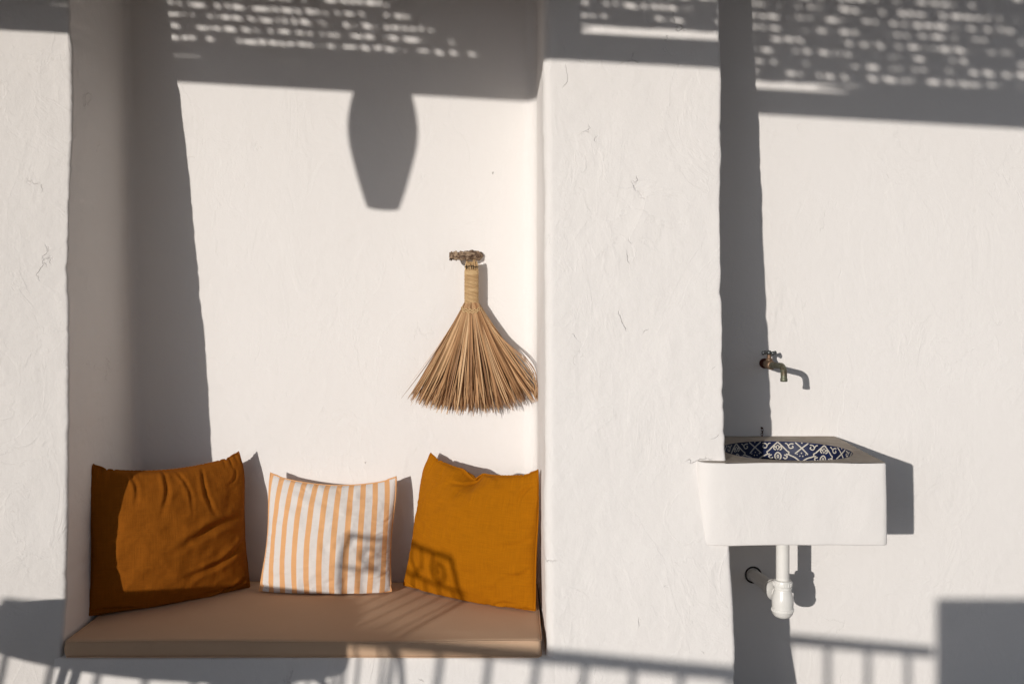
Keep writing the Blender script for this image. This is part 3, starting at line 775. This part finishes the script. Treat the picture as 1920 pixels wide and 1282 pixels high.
# reed matting above the beam: rows of canes with ragged gaps crossed by slanting stems
random.seed(12)
mat_ = MB(); nd = Vector((-dirb.y, dirb.x, 0))
if nd.y > 0: nd = -nd
Lm = (B2-A2).length; up = Vector((0, 0, 1))
def mp(s, h, o=0): return A2+dirb*s+up*(bh+h)+nd*(h*.35+o)
def s_of(xs_): return (xs_+1.8)/3.9*(B-A).length+1.3
for row in range(14):
    h = .060+row*.0475
    sl = random.uniform(-.002, .002); n = 160
    pts = [mp(Lm*i/n, h+sl*math.sin(i*.15+row)+random.uniform(-.002, .002)-.006*i/n, random.uniform(-.004, .004)) for i in range(n+1)]
    mat_.tube(pts, [.0155+.0004*(i/n)+random.uniform(-.003, .003)+.0018*math.sin(i*.21+row*2) for i in range(n+1)], 7)
    s = 0
    while s < Lm:
        s += random.choice((.016, .024, .032, .042))*random.uniform(.75, 1.3)
        a_ = random.uniform(.5, 1.3); o = random.uniform(-.01, .01)
        wv = random.choice((.004, .005, .007, .009, .012, .018))*(.85+.35*(s > 3.2))
        mat_.tube([mp(s+.034*a_, h+.005, o), mp(s, h+.042, o)], wv, 5)
mat_.build('reed_mat', M_reed, perg, smooth=False)
mb = MB()
for (xs0, xs1) in ((-4.0, .52), (1.22, 4.0)):
    s0, s1 = max(0, s_of(xs0)), min(Lm, s_of(xs1))
    mb.tube([mp(s0+(s1-s0)*k/40, .026+.003*math.sin(k*1.3), .0) for k in range(41)], [.004+.020*min(1, (k if xs0 > 0 else 40-k)/5) for k in range(41)], 7)
mb.build('edge_cane', M_reed, perg, smooth=False)
# added board behind the mat, its slanted outline shaped to block the dapples
q = [mp(s_of(.0), .0, -.04), mp(s_of(.50), .0, -.04), mp(s_of(.42), .70, -.04), mp(s_of(-1.35), .70, -.04)]
q2 = [p-nd*.02 for p in q]
MB().add(q+q2, [(0, 1, 2, 3), (7, 6, 5, 4), (0, 4, 5, 1), (1, 5, 6, 2), (2, 6, 7, 3), (3, 7, 4, 0)]).build('dapple_blocker', M_timber, perg, smooth=False)
# woven pendant lamp
tl = 2.25; c = from_shadow((718-960)*.0021386, (550-245)*.0021386, tl)
lamp = empty('pendant_lamp', (c.x, c.y, c.z), 'tall barrel shaped woven pendant lamp hanging from the pergola, seen by its shadow', 'lamp')
k_ = .0021386
lp = [(.052, -.325+.02), (.058, -.305), (.083, -.22), (.105, -.13), (.119, -.06), (.124, 0), (.1215, .05), (.113, .105), (.098, .165), (.075, .21), (.05, .235), (.02, .245)]
mb = MB(); P_ = catmull([(a, b_, 0) for a, b_ in lp], 5)
mb.lathe([(p.x+.0012*(i % 2), p.y) for i, p in enumerate(P_)], c, seg=48, cap=True)
mb.build('woven_shade', M_reed, lamp)
MB().tube([c+Vector((0, 0, .24)), c+Vector((0, 0, .52))], .006, 8).build('cord', M_dark, lamp)
# railing behind the camera
t1, t2 = 4.4, 4.934
R1 = from_shadow(.6245, -1.3195, t1); R2 = from_shadow(1.6895, -1.4157, t2); rd = (R2-R1).normalized()
R0 = R1-rd*1.75
rail = empty('terrace_railing', (R0.x, R0.y, 0), 'metal terrace railing with upright bars, seen by its shadow', 'railing')
aR = math.atan2(rd.y, rd.x); MR = Matrix.Rotation(aR, 3, 'Z')
m_ = (R0+R2)/2
MB().box((m_.x, m_.y, m_.z-.022), ((R2-R0).length, .04, .044), MR).build('top_rail', M_iron, rail, smooth=False, bevel=.004)
MB().box((m_.x, m_.y, .12), ((R2-R0).length, .03, .03), MR).build('bottom_rail', M_iron, rail, smooth=False, bevel=.004)
nb = int((R2-R0).length/.142)
for k in range(nb+1):
    p = R2-rd*(.02+.07+.142*k)
    MB().box((p.x, p.y, (p.z-.04+.12)/2), (.020, .020, p.z-.04-.12), MR).build('bar', M_iron, rail, smooth=False)
# parapet pier that ends the railing
tp = 5.0; q = from_shadow((1752-960)*k_, -(1120-550)*k_, tp)
MB().box((q.x+.45, q.y-.2, q.z/2), (.9, .4, q.z)).build('parapet_wall', M_front, None, smooth=False, origin=(q.x+.45, q.y-.2, 0), bevel=.015)
tag(bpy.data.objects['parapet_wall'], 'low white parapet wall block at the end of the railing, seen by its shadow', 'wall')
# round table
tc = Vector((-1.94, -2.12, .742)); Rt = .55
tab = empty('round_table', (tc.x, tc.y, 0), 'round terrace table on iron legs, seen by its shadow', 'table')
MB().lathe([(Rt-.03, -.085), (Rt-.004, -.08), (Rt, -.006), (Rt-.008, 0)], tc, seg=72).build('tabletop', M_table, tab, autosmooth=40)
for k in range(4):
    th = math.radians(20+90*k); e = Vector((math.cos(th), math.sin(th), 0))
    MB().tube([tc+e*.40+Vector((0, 0, -.04)), tc+e*.36+Vector((0, 0, -.12)), Vector((tc.x, tc.y, 0))+e*.42], [.02, .015, .012], 10).build('leg', M_iron, tab)
# wrought iron chair
def iron_chair(name, loc, rz, wd, ztop, label, scroll=True):
    o = empty(name, loc, label, 'chair', None); o.rotation_euler = (0, 0, rz)
    def piece(nm, tubes):
        mb = MB()
        for pts, r in tubes: mb.tube(pts, r, 8)
        me = mb.build(nm, M_iron, None, origin=(0, 0, 0)); me.location = (0, 0, 0); me.parent = o
    h = wd/2
    up_l = [(-h*.86, .03, .45), (-h*.99, .0, .62), (-h, -.02, .76), (-h*.93, -.035, .90), (-h*.80, -.05, ztop)]
    up_r = [(-x, y, z) for x, y, z in up_l]
    piece('back_frame', [(catmull(up_l, 6), .010), (catmull(up_r, 6), .010),
                         ([(-h*.80, -.05, ztop), (0, -.052, ztop-.004), (h*.80, -.05, ztop)], .010),
                         ([(-h*.95, -.03, ztop-.125), (h*.95, -.03, ztop-.125)], .007)])
    def spiral(cx, cz, r, dirn):
        return [(cx+dirn*r*(1-.09*k/2)*math.cos(k*.5+2.2), -.045, cz+r*(1-.09*k/2)*math.sin(k*.5+2.2)) for k in range(19)]
    tubes = []
    for s in (-1, 1): tubes += [(spiral(s*h*.52, ztop-.064, .056, s), .0075)]
    tubes += [([(s*h*.12, -.045, ztop), (s*h*.15, -.045, ztop-.07), (-s*h*.10, -.045, ztop-.125)], .0055) for s in (-1, 1)]
    piece('scrollwork', tubes)
    for k in range(6):
        x = -h*.70+h*1.4*k/5
        piece('spindle', [([(x, -.03, ztop-.125), (x*1.02, 0, .62), (x, .02, .47)], .0055)])
    for s in (-1, 1):
        piece('armrest', [(catmull([(s*h*1.0, -.02, .70), (s*(h+.03), .12, .70), (s*(h+.035), .28, .685), (s*(h+.01), .40, .66), (s*h*.95, .42, .62), (s*h*.92, .40, .47)], 7), .012)])
        piece('leg', [([(s*h*.86, .03, .45), (s*h*.9, -.03, 0)], .011)]); piece('leg', [([(s*h*.92, .40, .45), (s*h*.96, .44, 0)], .011)])
    mb = MB(); mb.lathe([(.19, 0), (.22, .008), (.225, .02), (.21, .035), (.17, .04)], (0, .22, .44), seg=32)
    me = mb.build('seat', M_table, None, origin=(0, 0, 0)); me.location = (0, 0, 0); me.parent = o
    return o
iron_chair('iron_chair', (-1.835-.05*.889, -2.985-.05*.457, 0), math.radians(-65), .62, 1.150, 'wrought iron chair with scrollwork back, seen by its shadow')

# low tub chair beside it
tubc = empty('tub_chair', (-2.40, -3.32, 0), 'low tub chair with a rounded solid back, seen by its shadow', 'chair')
rows = []
for z in np.linspace(.42, 1, 12):
    row = []
    for a in np.linspace(-205, 25, 40):
        t = math.radians(a); hgt = .35+(z-.42)/.58*(.22+.32*math.exp(-((a+90)/62)**2))
        row.append((-2.40+.25*math.cos(t), -3.32+.25*math.sin(t), hgt))
    rows.append(row)
o = MB().grid(np.array(rows)).build('shell_back', M_table, tubc); md = o.modifiers.new('thick', 'SOLIDIFY'); md.thickness = .02
MB().lathe([(.20, .34), (.235, .35), (.24, .40), (.22, .43), (.1, .44)], (-2.40, -3.32, 0), seg=40).build('seat', M_table, tubc)
for k in range(4):
    t = math.radians(45+90*k); MB().tube([(-2.40+.17*math.cos(t), -3.32+.17*math.sin(t), .35), (-2.40+.22*math.cos(t), -3.32+.22*math.sin(t), 0)], .013, 8).build('leg', M_iron, tubc)
